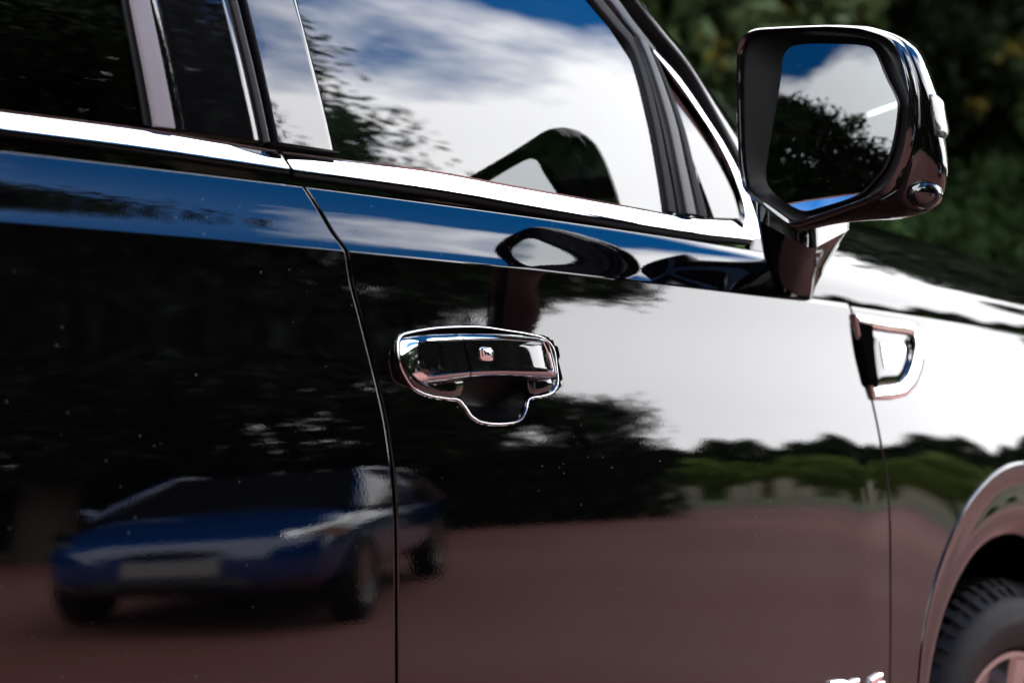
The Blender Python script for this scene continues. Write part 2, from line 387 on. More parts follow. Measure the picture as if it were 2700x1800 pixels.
# front edge of the front window
strip('window_channel', [(1300, -60), (1348, 0), (1400, 62), (1440, 112), (1484, 262), (1505, 370), (1522, 484)], [(1330, -60), (1382, 0), (1432, 62), (1462, 100), (1508, 262), (1530, 370), (1552, 490)], G, .006, RUBBER, front_door)
strip('division_bar', [(1448, 84), (1470, 135), (1512, 270), (1534, 370), (1556, 490)], [(1480, 100), (1502, 150), (1548, 280), (1572, 385), (1596, 494)], G, .010, SATIN, front_door)
strip('window_channel', [(1478, 95), (1502, 150), (1546, 280), (1570, 385), (1592, 494)], [(1486, 95), (1516, 160), (1566, 285), (1594, 390), (1624, 500)], G, .006, RUBBER, front_door)
strip('sail_panel', [(1494, 128), (1520, 175), (1566, 285), (1594, 390), (1626, 501)], [(1502, 128), (1566, 212), (1640, 337), (1684, 440), (1697, 503)], G, .010, GLOSS, front_door, prof=lambda s: 1.0 * (1 - (2 * s - 1) ** 40), k=15, lean=.10)
strip('window_header', [(1330, -60), (1382, 0), (1432, 62), (1462, 98), (1490, 120)], [(1366, -60), (1416, 0), (1450, 48), (1478, 84), (1500, 114)], G, .008, SATIN, front_door)
# chrome along the A-pillar, down to the belt
strip('pillar_chrome', [(1362, -70), (1417, 0), (1477, 83), (1568, 206), (1645, 333), (1688, 440), (1698, 500), (1680, 545)], [(1384, -70), (1438, 0), (1500, 84), (1568, 168), (1628, 274), (1688, 398), (1722, 500), (1731, 549)], G, .016, CHROME, front_door, prof=lambda s: (.9 + .1 * s) * (1 - (2 * s - 1) ** 30), k=15, lean=.06)
# A-pillar
strip('pillar_base', [(1722, 480), (1729, 520), (1722, 580)], [(1800, 420), (1850, 520), (1860, 610)], G, .004, GLOSS, suv)
strip('pillar_dark_strip', [(1374, -80), (1436, 0), (1499, 82), (1567, 166), (1627, 272), (1689, 400), (1723, 505)], [(1388, -80), (1450, 0), (1508, 73), (1567, 146), (1627, 246), (1694, 362), (1748, 470)], G, .0135, RUBBER, suv)  # dark strip added to cover the sky reflection along the pillar's rear edge
strip('front_pillar', [(1376, -80), (1437, 0), (1500, 82), (1568, 166), (1628, 272), (1690, 400), (1724, 505)], [(1400, -80), (1468, 0), (1520, 60), (1568, 118), (1628, 205), (1700, 310), (1780, 430)], G, .012, PAINT, suv, prof=lambda s: math.cos(s * 1.4) * (1 - (1 - s) ** 8), thick=.07)

# ------------------------------------------------------------------ door handle
handle = None
def sweep(name, P, ra, rb, m, parent, closed=True, nrm=(0, -1, 0), k=10):
    P = np.array(P); n = len(P); V = []; nrm = np.array(nrm, float)
    for i in range(n):
        t = P[(i + 1) % n] - P[i - 1] if closed else P[min(i + 1, n - 1)] - P[max(i - 1, 0)]
        t /= np.linalg.norm(t) + 1e-12; s = np.cross(t, nrm); s /= np.linalg.norm(s) + 1e-12; u = np.cross(s, t)
        for j in range(k):
            a = 2 * math.pi * j / k; V.append(P[i] + s * ra * math.cos(a) + u * rb * math.sin(a))
    f = grid_faces(n, k, wrap=True)
    if closed: f += [((n - 1) * k + j, (n - 1) * k + (j + 1) % k, (j + 1) % k, j) for j in range(k)]
    else: f += [tuple(range(k)), tuple((n - 1) * k + j for j in range(k))]
    return fix(mk(name, V, f, m, parent))
he = bpy.data.objects.new('door_handle', None); COL.objects.link(he); he.parent = suv; he.matrix_parent_inverse = Matrix.Translation(-Vector(suv.location))
HB = HPOLY.copy()
sweep('handle_bezel', HB, .0014, .0022, CHROME, he)
y0 = float(S(.15, 1.14))
OUT_Q = [(935, 777), (990, 769), (1070, 766), (1155, 767), (1235, 774), (1260, 783), (1270, 803), (1278, 850), (1267, 869), (1155, 866), (1073, 870), (1005, 877), (967, 880), (937, 860), (923, 812)]
FACE_Q = [(965, 784), (1000, 781), (1070, 777), (1155, 776), (1230, 781), (1255, 787), (1264, 808), (1272, 847), (1264, 854), (1155, 852), (1077, 855), (1010, 862), (980, 864), (966, 850), (961, 822)]
NP = 150
def jres(Q, y):
    return resample([at_y(q, y) for q in Q], NP, True)
YF = y0 - .024
per = []
def param_loop(Q, y):                      # the same parameter for matching corner points on every loop
    p = np.array([at_y(q, y) for q in Q]); n = len(p); out = []
    for i in range(n):
        p0, p1, p2, p3 = p[i - 1], p[i], p[(i + 1) % n], p[(i + 2) % n]
        for u in np.linspace(0, 1, 10, endpoint=False):
            m1 = (p2 - p0) * .26; m2 = (p3 - p1) * .26
            out.append((2*u**3-3*u**2+1)*p1 + (u**3-2*u**2+u)*m1 + (-2*u**3+3*u**2)*p2 + (u**3-u**2)*m2)
    return np.array(out)
Lo = param_loop(OUT_Q, YF + .012); Lf = param_loop(FACE_Q, YF)
cen = Lf.mean(0)
Lb = Lo.copy(); Lb[:, 1] = YF + .024; Lb = Lb + (Lb - cen) * [-.16, 0, -.35]
bulge = lambda P: np.c_[P[:, 0], P[:, 1] + .16 * (P[:, 0] - cen[0]) ** 2 + .115 * (P[:, 2] - cen[2]), P[:, 2]]
def frame_mesh():
    Lm = Lo * .55 + Lf * .45; Lm[:, 1] -= .0026
    Lo2 = Lo.copy(); Lo2[:, 1] -= .0012
    rings = [Lb, Lo, Lo2, Lm, Lf, Lf + (cen - Lf) * [.012, 0, .02] + [0, .0016, 0]]
    def lean(P, k):                           # the left end of the frame looks a little upward
        P = P.copy(); w_ = np.clip((cen[0] - .085 - P[:, 0]) / .03, 0, 1); P[:, 1] += .38 * k * w_ * (P[:, 2] - cen[2]); return P
    V = np.vstack([lean(bulge(r), k) for r, k in zip(rings, (1, 1, 1, .55, 0, 0))]); n = len(Lf)
    f = grid_faces(len(rings), n, wrap=True)
    f.append(tuple(range(n))[::-1])
    return V, f
V, f = frame_mesh()
def face_mesh():
    a = Lf + (cen - Lf) * [.012, 0, .02] + [0, .0012, 0]; b = Lf + (cen - Lf) * [.03, 0, .08] + [0, -.0002, 0]
    rings = [a, b] + [b + (cen - b) * [t, 0, t] for t in (.3, .6, .9)]
    V = np.vstack([bulge(r) for r in rings]); n = len(a); f = grid_faces(len(rings), n, wrap=True); f.append(tuple((len(rings) - 1) * n + j for j in range(n))); return V, f
SPL = np.array(at_y((1073, 815), YF)); SPD = np.array(at_y((1080, 852), YF)) - np.array(at_y((1067, 777), YF))
SPN = np.cross(SPD, [0, 1, 0]); SPN /= np.linalg.norm(SPN); SPN = SPN if SPN[0] > 0 else -SPN
def halfmesh(name, V, f, m, side):
    o = fix(mk(name, V, f, m, he, sharp=40)); bm = bmesh.new(); bm.from_mesh(o.data)
    r = bmesh.ops.bisect_plane(bm, geom=bm.verts[:] + bm.edges[:] + bm.faces[:], plane_co=SPL + SPN * .0011 * side, plane_no=SPN, clear_inner=side > 0, clear_outer=side < 0)
    bm.to_mesh(o.data); bm.free(); o.data.polygons.foreach_set('use_smooth', np.ones(len(o.data.polygons), dtype=bool)); o.data.set_sharp_from_angle(angle=R(40)); return o
halfmesh('handle_cap', V, f, CHROME, -1); halfmesh('handle_grip', V, f, CHROME, 1)
V, f = face_mesh()
halfmesh('cap_face', V, f, GLOSS, -1); halfmesh('grip_face', V, f, GLOSS, 1)
# neck of the grip inside the cup and the pad under the cap
def prism(name, Q, yf, yb, m, parent, bev=.003, smooth=True):
    a = resample([at_y(q, yf) for q in Q], 60, True, smooth=smooth); c = a.mean(0)
    rings = []
    for dy, s in ((yb - yf, 1.0), (bev, 1.0), (bev * .3, 1 - .3 * bev / .03), (0, 1 - bev / .03)):
        r = c + (a - c) * [s, 1, s]; r[:, 1] = yf + dy; rings.append(r)
    rings.append(c + (rings[-1] - c) * [.5, 1, .5]); rings[-1][:, 1] = yf - .0006
    V = np.vstack(rings); n = 60; f = grid_faces(len(rings), n, wrap=True); f.append(tuple((len(rings) - 1) * n + j for j in range(n)))
    return fix(mk(name, V, f, m, parent, sharp=60))
prism('cap_pad', [(945, 866), (1000, 878), (1066, 872), (1062, 905), (1040, 912), (985, 902), (955, 888)], YF + .016, YF + .045, GLOSS, he)
prism('pivot_block', [(1216, 868), (1266, 868), (1272, 885), (1262, 896), (1225, 906), (1216, 896)], YF + .016, YF + .05, GLOSS, he)
sq = [(1103, 801), (1108, 797), (1128, 798), (1133, 803), (1134, 824), (1130, 829), (1110, 828), (1105, 823)]
prism('lock_button', sq, YF - .0034, YF + .004, CHROME, he, bev=.0014, smooth=False)
prism('button_cap', [(1109, 804), (1113, 802), (1127, 803), (1129, 806), (1130, 821), (1127, 824), (1114, 823), (1111, 820)], YF - .0046, YF - .003, CHROME, he, bev=.0008, smooth=False)

# ------------------------------------------------------------------ side mirror
me_ = bpy.data.objects.new('side_mirror', None); COL.objects.link(me_); me_.parent = suv; me_.matrix_parent_inverse = Matrix.Translation(-Vector(suv.location))
XM = .605
LIP_Q = [(1692, 300), (1690, 180), (1692, 110), (1702, 80), (1730, 66), (1800, 62), (1900, 58), (1975, 62), (2035, 80), (2062, 100), (2080, 150), (2093, 212), (2090, 290), (2080, 350), (2060, 400), (2035, 438), (1980, 465), (1900, 492), (1812, 520), (1760, 482), (1704, 438), (1695, 380)]
GL_Q = [(1762, 430), (1757, 400), (1774, 300), (1794, 180), (1798, 130), (1812, 108), (1840, 100), (1920, 98), (1990, 103), (2006, 116), (2030, 175), (2053, 225), (2056, 245), (2045, 320), (2025, 380), (1995, 420), (1960, 450), (1880, 478), (1840, 486), (1800, 466)]
NM = 132
MT = -.18                                    # the opening faces a little inward
def mplane(y): return XM - MT * (y + .16)
def at_m(q, dx):
    d = ray(q); t = (XM + dx - MT * .16 - CAM[0] - MT * CAM[1]) / (d[0] + MT * d[1]); return CAM + t * d
lip = resample([at_m(q, 0) for q in LIP_Q], NM, True, smooth=False)
for _ in range(3): lip = lip * .5 + (np.roll(lip, 1, 0) + np.roll(lip, -1, 0)) * .25
c0 = lip.mean(0)
def ring(scale, dx, shift=(0, 0)):
    r = c0 + (lip - c0) * [1, scale, scale]; r[:, 1] += shift[0]; r[:, 2] += shift[1]; r[:, 0] = mplane(r[:, 1]) + dx; return r
rings = [ring(.955, .012), ring(.965, .003), ring(.985, -.001), ring(1.0, .001), ring(1.012, .006), ring(1.016, .012)]
Vv = np.vstack(rings); fix(mk('mirror_bezel', Vv, grid_faces(len(rings), NM, wrap=True), GLOSS, me_, sharp=60))
def swell(r, k):                             # the cover is fuller at its lower outer corner
    r = r.copy(); d = r - c0; a = np.arctan2(d[:, 2], -d[:, 1]); wgt = np.exp(-((a + .75) / .55) ** 2)
    r[:, 1] -= .034 * k * wgt; r[:, 2] -= .020 * k * wgt; return r
cov = [ring(1.008, .0135), ring(1.022, .0145), ring(1.03, .018), ring(1.035, .03), ring(1.02, .05, (0, .002)), ring(.985, .068, (.002, .003)), ring(.92, .086, (.006, .004)), ring(.82, .102, (.012, .004)), ring(.68, .115, (.02, .004)), ring(.48, .125, (.025, .004)), ring(.22, .130, (.03, .004))]
cov = [swell(r, k) for r, k in zip(cov, (.0, .15, .35, .8, 1.1, 1.1, 1.0, .8, .5, .3, .1))]
Cv = np.array(cov)
lampj = [j for j in range(NM) if c0[2] - .045 < lip[j, 2] < c0[2] + .008 and lip[j, 1] < c0[1]]
f = grid_faces(len(cov), NM, wrap=True); f.append(tuple((len(cov) - 1) * NM + j for j in range(NM)))
fix(mk('mirror_cover', Cv.reshape(-1, 3), f, PAINT, me_, sharp=70))
# clear indicator lens let into the outer edge of the cover
j0, j1 = min(lampj), max(lampj)
def shell(name, i0, i1, ja, jb, off, m):
    P = Cv[i0:i1 + 1, ja:jb + 1].copy(); cc = np.array([mplane(c0[1]) + .05, c0[1], c0[2]])
    d = P - cc; d[..., 0] *= .6; d /= np.linalg.norm(d, axis=-1, keepdims=True); a, b = P.shape[:2]
    inner = P + d * .0008; outer = P + d * off
    outer[0] = outer[0] * .3 + inner[0] * .7; outer[-1] = outer[-1] * .3 + inner[-1] * .7; outer[:, 0] = outer[:, 0] * .3 + inner[:, 0] * .7; outer[:, -1] = outer[:, -1] * .3 + inner[:, -1] * .7
    V = np.vstack([outer.reshape(-1, 3), inner.reshape(-1, 3)]); n = a * b
    f = grid_faces(a, b) + [tuple(x + n for x in q[::-1]) for q in grid_faces(a, b)]
    bd = [i for i in range(b)] + [i * b + b - 1 for i in range(1, a)] + [(a - 1) * b + i for i in range(b - 2, -1, -1)] + [i * b for i in range(a - 2, 0, -1)]
    f += [(bd[i], bd[(i + 1) % len(bd)], bd[(i + 1) % len(bd)] + n, bd[i] + n) for i in range(len(bd))]
    return fix(mk(name, V, f, m, me_, sharp=40))
shell('indicator_lamp', 3, 7, j0, j1, .003, LENS_IN)
shell('indicator_lens', 3, 8, j0, j1, .007, CLEAR)
# camera pod at the lower outer corner
def ball(name, c, r, m, parent, sx=(1, 1, 1), n=20):
    V = []; c = np.array(c)
    for i in range(n + 1):
        for j in range(2 * n):
            a, b = math.pi * i / n, math.pi * j / n
            V.append(c + r * np.array(sx) * [math.sin(a) * math.cos(b), math.sin(a) * math.sin(b), math.cos(a)])
    return fix(mk(name, V, grid_faces(n + 1, 2 * n, wrap=True), m, parent))
pc = at_m((2116, 446), .03)
ball('camera_pod', pc + [0.012, 0.002, 0.002], .026, PAINT, me_, (1.1, .8, .75))
def ringobj(name, c, r, tube, axis, m, parent):
    axis = np.array(axis, float); axis /= np.linalg.norm(axis); a = np.cross(axis, [0, 0, 1]); a /= np.linalg.norm(a); b = np.cross(axis, a)
    return sweep(name, [np.array(c) + r * (a * math.cos(t) + b * math.sin(t)) for t in np.linspace(0, 2 * math.pi, 40, endpoint=False)], tube, tube, m, parent, nrm=axis)
vd = CAM - pc; vd /= np.linalg.norm(vd); vd = vd + [0, -.35, -.25]; vd /= np.linalg.norm(vd)
ringobj('camera_ring', pc + [0.012, 0.002, 0.002] + vd * .018, .0115, .002, vd, SATIN, me_)
ball('camera_lens', pc + [0.012, 0.002, 0.002] + vd * .017, .007, GLOSS, me_)
MIRROR_YAW, MIRROR_PITCH = -.04, -.019
# recess and glass
glp = resample([at_m(q, .016) for q in GL_Q], NM, True)
ins = ring(.955, .012); 
def match(P, Q):                            # start both rings at the same corner
    k = np.argmin(np.linalg.norm((Q - Q.mean(0)) / np.ptp(Q, 0).clip(1e-3) - ((P[0] - P.mean(0)) / np.ptp(P, 0).clip(1e-3)), axis=1)); return np.roll(Q, -k, 0)
def ang_sort(P):
    c = glp.mean(0); a = np.arctan2(P[:, 2] - c[2], P[:, 1] - c[1]); o = np.argsort(a); A = a[o]; B = P[o]
    t = np.linspace(-math.pi, math.pi, NM, endpoint=False); A3 = np.r_[A - 2 * math.pi, A, A + 2 * math.pi]; B3 = np.vstack([B, B, B])
    return np.c_[tuple(np.interp(t, A3, B3[:, k]) for k in range(3))]
ia, ga = ang_sort(ins), ang_sort(glp)
deep = ia * .35 + ga * .65; deep[:, 0] = mplane(deep[:, 1]) + .030
back = ga + (glp.mean(0) - ga) * [0, -.02, -.02]; back[:, 0] = mplane(back[:, 1]) + .032
core = glp.mean(0) + (back - glp.mean(0)) * [0, .01, .01]; core[:, 0] = mplane(core[:, 1]) + .034
V = np.vstack([ia, deep, back, core])
fix(mk('mirror_well', V, grid_faces(4, NM, wrap=True), CUP, me_, sharp=50))
gc = glp.mean(0)                             # slightly convex glass facing back along the car
GV = []
for k_ in (1.0, .985, .85, .7, .55, .4, .25, .1, .02):
    v = gc + (ga - gc) * [1, k_, k_]; d2 = ((v - gc)[:, 1:] ** 2).sum(1)
    v[:, 0] = mplane(v[:, 1]) + .016 - .10 * 0 + MIRROR_YAW * (v[:, 1] - gc[1]) + MIRROR_PITCH * (v[:, 2] - gc[2]) + d2 / (2 * 2.0); GV.append(v)
GV[0][:, 0] += .003
V = np.vstack(GV); nk = len(GV); f = grid_faces(nk, NM, wrap=True) + [tuple((nk - 1) * NM + j for j in range(NM))]
fix(mk('mirror_glass', V, f, MIRR, me_, sharp=30))
# foot of the mirror on the door shoulder
def loft(name, loops, m, parent, sharp=50, n=48, cap=True):
    Rr = [resample(l, n, True, smooth=False) for l in loops]; V = np.vstack(Rr); f = grid_faces(len(Rr), n, wrap=True)
    if cap: f += [tuple(range(n)), tuple((len(Rr) - 1) * n + j for j in range(n))]
    return fix(mk(name, V, f, m, parent, sharp=sharp))
def rrect(corners, r=.2):
    out = []; c = np.array(corners); n = len(c)
    for i in range(n):
        a, b, d = c[i - 1], c[i], c[(i + 1) % n]
        for t in np.linspace(0, 1, 7):
            p = b + (a - b) * r * (1 - t) ** 2 + (d - b) * r * t ** 2; out.append(p)
    return out
top = [at_y((1732, 500), -.10), at_y((1864, 574), -.185), at_y((1962, 522), -.17), at_y((1800, 470), -.03)]
mid = [at_y((1750, 588), -.035), at_y((1829, 624), -.085), at_y((1908, 606), -.075), at_y((1800, 560), .03)]
bot = [at_y((1783, 668), .012), at_y((1795, 676), .004), at_y((1868, 690), .008), at_y((1850, 650), .08)]
bot2 = [p + np.array([0, .03, -.01]) for p in bot]
loft('mirror_foot', [rrect(np.array(top) + [0, 0, .03], .12), rrect(top, .12), rrect(mid, .12), rrect(bot, .12), rrect(bot2, .12)], PAINT, me_, sharp=40)
fo = bpy.data.objects['mirror_foot']; fo.data.materials.append(CUP)      # its rear face is bare black plastic
n0 = np.cross(top[1] - top[0], bot[0] - top[0]); n0 /= np.linalg.norm(n0); n0 = n0 if n0[1] < 0 else -n0
fo.data.polygons.foreach_set('material_index', np.array([int(np.dot(np.array(p.normal), n0) > .86) for p in fo.data.polygons], dtype=np.int32))

# ------------------------------------------------------------------ fender badge
be = bpy.data.objects.new('fender_badge', None); COL.objects.link(be); be.parent = suv; be.matrix_parent_inverse = Matrix.Translation(-Vector(suv.location))
def Soff(x, z): return S(x, z) + arch_pull(np.array(x), np.array(z))
OB = [(1958, 720), (2030, 731), (2088, 738), (2103, 745), (2116, 800), (2117, 825), (2112, 850), (2098, 885), (2075, 910), (2050, 916), (2003, 917), (1998, 900)]
IB = [(1966, 746), (2035, 760), (2072, 764), (2088, 768), (2092, 800), (2092, 822), (2088, 838), (2078, 862), (2062, 880), (2045, 884), (2004, 890), (1998, 884)]
def badge_ring(name, Qo, Qi, off, m):
    Ao = resample([on(q, Soff) for q in Qo], 90, True, smooth=False); Ai = resample([on(q, Soff) for q in Qi], 90, True, smooth=False)
    def lay(P, o): return np.c_[P[:, 0], [float(Soff(p[0], p[2])) - o for p in P], P[:, 2]]
    rg = [lay(Ao, -.002), lay(Ao, off * .55), lay(Ao * .85 + Ai * .15, off * .9), lay(Ao * .6 + Ai * .4, off), lay(Ao * .2 + Ai * .8, off), lay(Ai, off * .8), lay(Ai, -.002)]
    return fix(mk(name, np.vstack(rg), grid_faces(7, 90, wrap=True), m, be, sharp=40))
badge_ring('badge_frame', OB, IB, .009, CHROME)
def badge_plate(name, Q, off, m, n=70):
    A = resample([on(q, Soff) for q in Q], n, True, smooth=False); c = A.mean(0); rg = []
    for s, o in ((1, -.003), (1, off * .7), (.96, off), (.5, off), (.05, off)):
        P = c + (A - c) * [s, 1, s]; rg.append(np.c_[P[:, 0], [float(Soff(p[0], p[2])) - o for p in P], P[:, 2]])
    return fix(mk(name, np.vstack(rg), grid_faces(5, n, wrap=True) + [tuple(4 * n + j for j in range(n))], m, be, sharp=40))
badge_plate('badge_plate', [(1992, 757), (2086, 768), (2090, 800), (2090, 822), (2076, 862), (2060, 882), (2006, 886)], .004, PAINT)
badge_plate('badge_inset', [(2016, 786), (2070, 790), (2074, 800), (2072, 816), (2058, 838), (2050, 845), (2026, 846)], .0065, CHROME)
badge_plate('badge_lettering', [(2022, 794), (2056, 797), (2056, 806), (2048, 820), (2028, 821)], .0085, SILVER)
badge_plate('vent_slot', [(1963, 738), (1993, 745), (2007, 886), (2002, 894), (1990, 880), (1974, 815)], .0105, VOID)

# chrome lettering low on the front door (only its top edge is in view)
le = bpy.data.objects.new('door_lettering', None); COL.objects.link(le); le.parent = suv; le.matrix_parent_inverse = Matrix.Translation(-Vector(suv.location))
def letter(name, Q):
    A = np.array([onS(q, .0) + [0, 0, 0] for q in Q]); n = len(A); rg = []
    c = A.mean(0)
    for s, o in ((1, -.012), (1, .004), (.86, .0055)):
        P = c + (A - c) * [s, 1, s]; rg.append(np.c_[P[:, 0], [float(Soff(p[0], p[2])) - o for p in P], P[:, 2]])
    return fix(mk(name, np.vstack(rg), grid_faces(3, n, wrap=True) + [tuple(2 * n + j for j in range(n))], SILVER, le, smooth=False))
letter('letter', [(1903, 1563), (1928, 1559), (1940, 1562), (1936, 1600), (1920, 1650), (1890, 1650), (1893, 1610)])
letter('letter', [(1941, 1566), (1962, 1556), (1967, 1557), (1962, 1575), (1948, 1650), (1926, 1650), (1936, 1600)])
letter('letter', [(1992, 1556), (2012, 1543), (2019, 1544), (2019, 1550), (2006, 1566), (1996, 1600), (1980, 1650), (1962, 1650), (1978, 1605)])
letter('letter', [(2008, 1566), (2022, 1562), (2024, 1580), (2010, 1650), (1994, 1650), (2002, 1600)])

# ------------------------------------------------------------------ wheel arch, wheel
def arc_flare():
    PR = [(.090, -.006), (.0895, .0010), (.087, .0022), (.083, .0020), (.067, -.0075), (.061, -.0088), (.045, -.0078), (.03, -.0084), (.022, -.0105), (.010, -.0185), (.003, -.028), (0, -.04), (0, -.06), (.004, -.22)]
    V = []; A = np.linspace(R(-25), R(205), 150)
    for a in A:
        for r_, o in PR:
            t = max(r_, 0) / .09; x, z = ARC_X + .031 * t + (ARC_R + r_) * math.cos(a), ARC_Z + .061 * t + (ARC_R + r_) * math.sin(a)
            zz = max(z, .42); V.append((x, float(S(x, zz) + arch_pull(np.array(x), np.array(zz))) - o, z))
    return fix(mk('wheel_arch_trim', V, grid_faces(len(A), len(PR)), PAINT, suv, sharp=75))
arc_flare()
V = []
for a in np.linspace(R(-30), R(210), 60):
    for y in (.03, .20, .40): V.append((ARC_X + (ARC_R + .006 + .02 * (y > .1)) * math.cos(a), y, ARC_Z + (ARC_R + .006 + .02 * (y > .1)) * math.sin(a)))
V += [(ARC_X, .40, ARC_Z)]
mk('arch_liner', V, grid_faces(60, 3) + [(i * 3 + 2, (i + 1) * 3 + 2, 180) for i in range(59)], DARK, suv)
def lathe(name, prof, c, m, parent, n=96, sharp=35):
    V = []
    for i in range(n):
        a = 2 * math.pi * i / n
        for r_, y in prof: V.append((c[0] + r_ * math.cos(a), c[1] + y, c[2] + r_ * math.sin(a)))
    k = len(prof); f = grid_faces(n, k) + [((n - 1) * k + j, (n - 1) * k + j + 1, j + 1, j) for j in range(k - 1)]
    return fix(mk(name, V, f, m, parent, sharp=sharp))
def wheel(parent, c, s=1.0, mt=TYRE, mr=RIM, spokes=6, mir=1):
    we = bpy.data.objects.new('front_wheel' if c[0] > 1 else 'wheel', None); COL.objects.link(we); we.parent = parent; we.matrix_parent_inverse = Matrix.Translation(-Vector(parent.location))
    m_ = mir
    lathe('tyre', [(r_ * s, y * s * m_) for r_, y in [(.235, .10), (.238, .03), (.245, .006), (.262, .0), (.285, -.004), (.30, -.006), (.304, -.004), (.318, -.002), (.332, .004), (.343, .014), (.352, .028), (.360, .03), (.362, .044), (.352, .046), (.352, .052), (.366, .054), (.369, .09), (.369, .20), (.35, .24), (.25, .25)]], c, mt, we)
    lathe('rim', [(r_ * s, y * s * m_) for r_, y in [(.24, .12), (.24, .02), (.236, .012), (.225, .012), (.218, .03), (.205, .075), (.18, .09), (.08, .085), (.07, .05), (.05, .045), (.0, .045)]], c, mr, we)
    for k in range(spokes):
        a = 2 * math.pi * k / spokes + .3; ca, sa = math.cos(a), math.sin(a); V = []
        for r_, wd, yy in ((.05, .03, .035), (.13, .026, .028), (.222, .036, .018)):
            for dw, dy in ((-1, .04), (-1, 0), (-.7, -.008), (.7, -.008), (1, 0), (1, .04)):
                V.append((c[0] + s * (r_ * ca - dw * wd * sa), c[1] + s * m_ * (yy + dy), c[2] + s * (r_ * sa + dw * wd * ca)))
        fix(mk('spoke', V, grid_faces(3, 6) + [tuple(range(6)), tuple(range(12, 18))], mr, we, sharp=30))
    return we
fw_ = wheel(suv, (1.60, .015, .37))
V = []; f = []
for i in range(64):                          # shoulder lugs of the tread
    a0 = 2 * math.pi * i / 64; w0 = .030 if i % 2 else .022
    for r_, y in ((.346, .012), (.362, .012 + .02), (.374, .05), (.374, .10), (.35, .10)):
        for sg in (-1, 1): a = a0 + sg * w0; V.append((1.60 + r_ * math.cos(a), .015 + y - (.004 if i % 2 else 0), .37 + r_ * math.sin(a)))
    b0 = i * 10; f += [(b0 + 2 * k, b0 + 2 * k + 1, b0 + 2 * k + 3, b0 + 2 * k + 2) for k in range(4)] + [tuple(b0 + 2 * k for k in range(5)), tuple(b0 + 2 * k + 1 for k in range(5))]
tr_ = fix(mk('tread', V, f, TYRE, fw_, smooth=False)); tr_['kind'] = 'stuff'

# ------------------------------------------------------------------ bonnet, windscreen, roof and the rest of the body
HP = [(0, .002), (-.0007, .022), (-.0002, .032), (.005, .041), (.014, .050), (.028, .064), (.05, .083), (.08, .103), (.12, .122), (.18, .143), (.26, .161), (.36, .174), (.5, .183), (.7, .187), (.97, .188)]
HPd = resample(HP, 60)
V = []; XS = np.linspace(.90, 2.75, 70)
for x in XS:
    fall = 1.42 - .07 * max(0, (x - 1.1)) - .45 * max(0, x - 2.2) ** 2
    for dy, dz in HPd: V.append((x, float(plan(x)) + dy + .004, float(zc(x)) + dz * fall))
nb = len(V)
for x in XS:
    fall = 1.42 - .07 * max(0, (x - 1.1)) - .45 * max(0, x - 2.2) ** 2
    for dy, dz in HPd[::-1]: V.append((x, 1.96 - float(plan(x)) - dy - .004, float(zc(x)) + dz * fall))
f = grid_faces(70, 60) + [tuple(i + nb for i in q) for q in grid_faces(70, 60)] + [(i * 60 + 59, nb + i * 60, nb + (i + 1) * 60, (i + 1) * 60 + 59) for i in range(69)]
fix(mk('bonnet', V, f, PAINT, suv))
ro = resample([(x, float(G(x, min(z, 1.83))) + .03, z) for x, z in ((-1.05, 1.85), (-.2, 1.87), (.30, 1.85), (.48, 1.80), (.62, 1.72))], 20)
rail = [(x, float(G(x, 1.83)) - .004, z) for x, z in ((-1.04, 1.832), (-.6, 1.836), (-.2, 1.836), (.15, 1.832), (.36, 1.822), (.46, 1.80))]
sweep('roof_rail', resample(rail, 40), .022, .03, PAINT, suv, closed=False, nrm=(0, -1, .3))
def tube_between(name, P, ra, rb, m, parent): return sweep(name, P, ra, rb, m, parent, closed=False, nrm=(0, -.5, 1))
V = []
for p in ro:
    for t in np.linspace(0, 1, 24):
        V.append((p[0], p[1] - .02 + t * (1.96 - 2 * p[1] + .04), p[2] + .06 * math.sin(math.pi * t) ** .6 - .01))
f = grid_faces(20, 24); nn_ = len(V); V += [(a, b, c - .03) for a, b, c in V]; f += [tuple(i + nn_ for i in q[::-1]) for q in grid_faces(20, 24)]
fix(mk('roof', V, f, PAINT, suv))
# windscreen
ws = [(.66, 1.74), (.9, 1.6), (1.12, 1.44)]; V = []
for i, (x, z) in enumerate(ws):
    for t in np.linspace(0, 1, 16): V.append((x + .10 * math.sin(math.pi * t), .20 - .045 * i + t * (1.56 + .09 * i), z))
mk('windscreen', V, grid_faces(3, 16), GLASS, suv)
# far side: lower body and glass, floor, rear closure
V = []; hh = lin(-.86, .1, .04); xx = lin(-1.05, 1.15, .1)
for h in hh:
    for x in xx: V.append((x, 1.96 - float(plan(x) + Yh(h)), float(zc(x)) + h))
fix(mk('far_side_body', V, grid_faces(len(hh), len(xx)), PAINT, suv))
V = []
for h in (.1, .3, .55):
    for x in (-1.05, -.4, .1, .62 - h * .3 + .1): z = float(zc(x)) + h; V.append((x, 1.96 - float(G(x, z)), z))
mk('far_window', V, grid_faces(3, 4), PRIV, suv)
def box(name, a, b, m, parent, bev=.02):
    bm = bmesh.new(); bmesh.ops.create_cube(bm, size=1)
    for v in bm.verts: v.co = Vector([(a[k] + b[k]) / 2 + v.co[k] * (b[k] - a[k]) for k in range(3)])
    if bev: bmesh.ops.bevel(bm, geom=bm.edges[:], offset=bev, segments=3, affect='EDGES', profile=.5)
    me = bpy.data.meshes.new(name); bm.to_mesh(me); bm.free(); me.materials.append(m)
    me.polygons.foreach_set('use_smooth', np.ones(len(me.polygons), dtype=bool)); me.set_sharp_from_angle(angle=R(50))
    return link(bpy.data.objects.new(name, me), parent)
box('cabin_floor', (-1.05, .07, .42), (1.15, 1.89, .52), DARK, suv, .01)
box('rear_bulkhead', (-1.08, .07, .45), (-1.03, 1.89, 1.84), DARK, suv, .01)
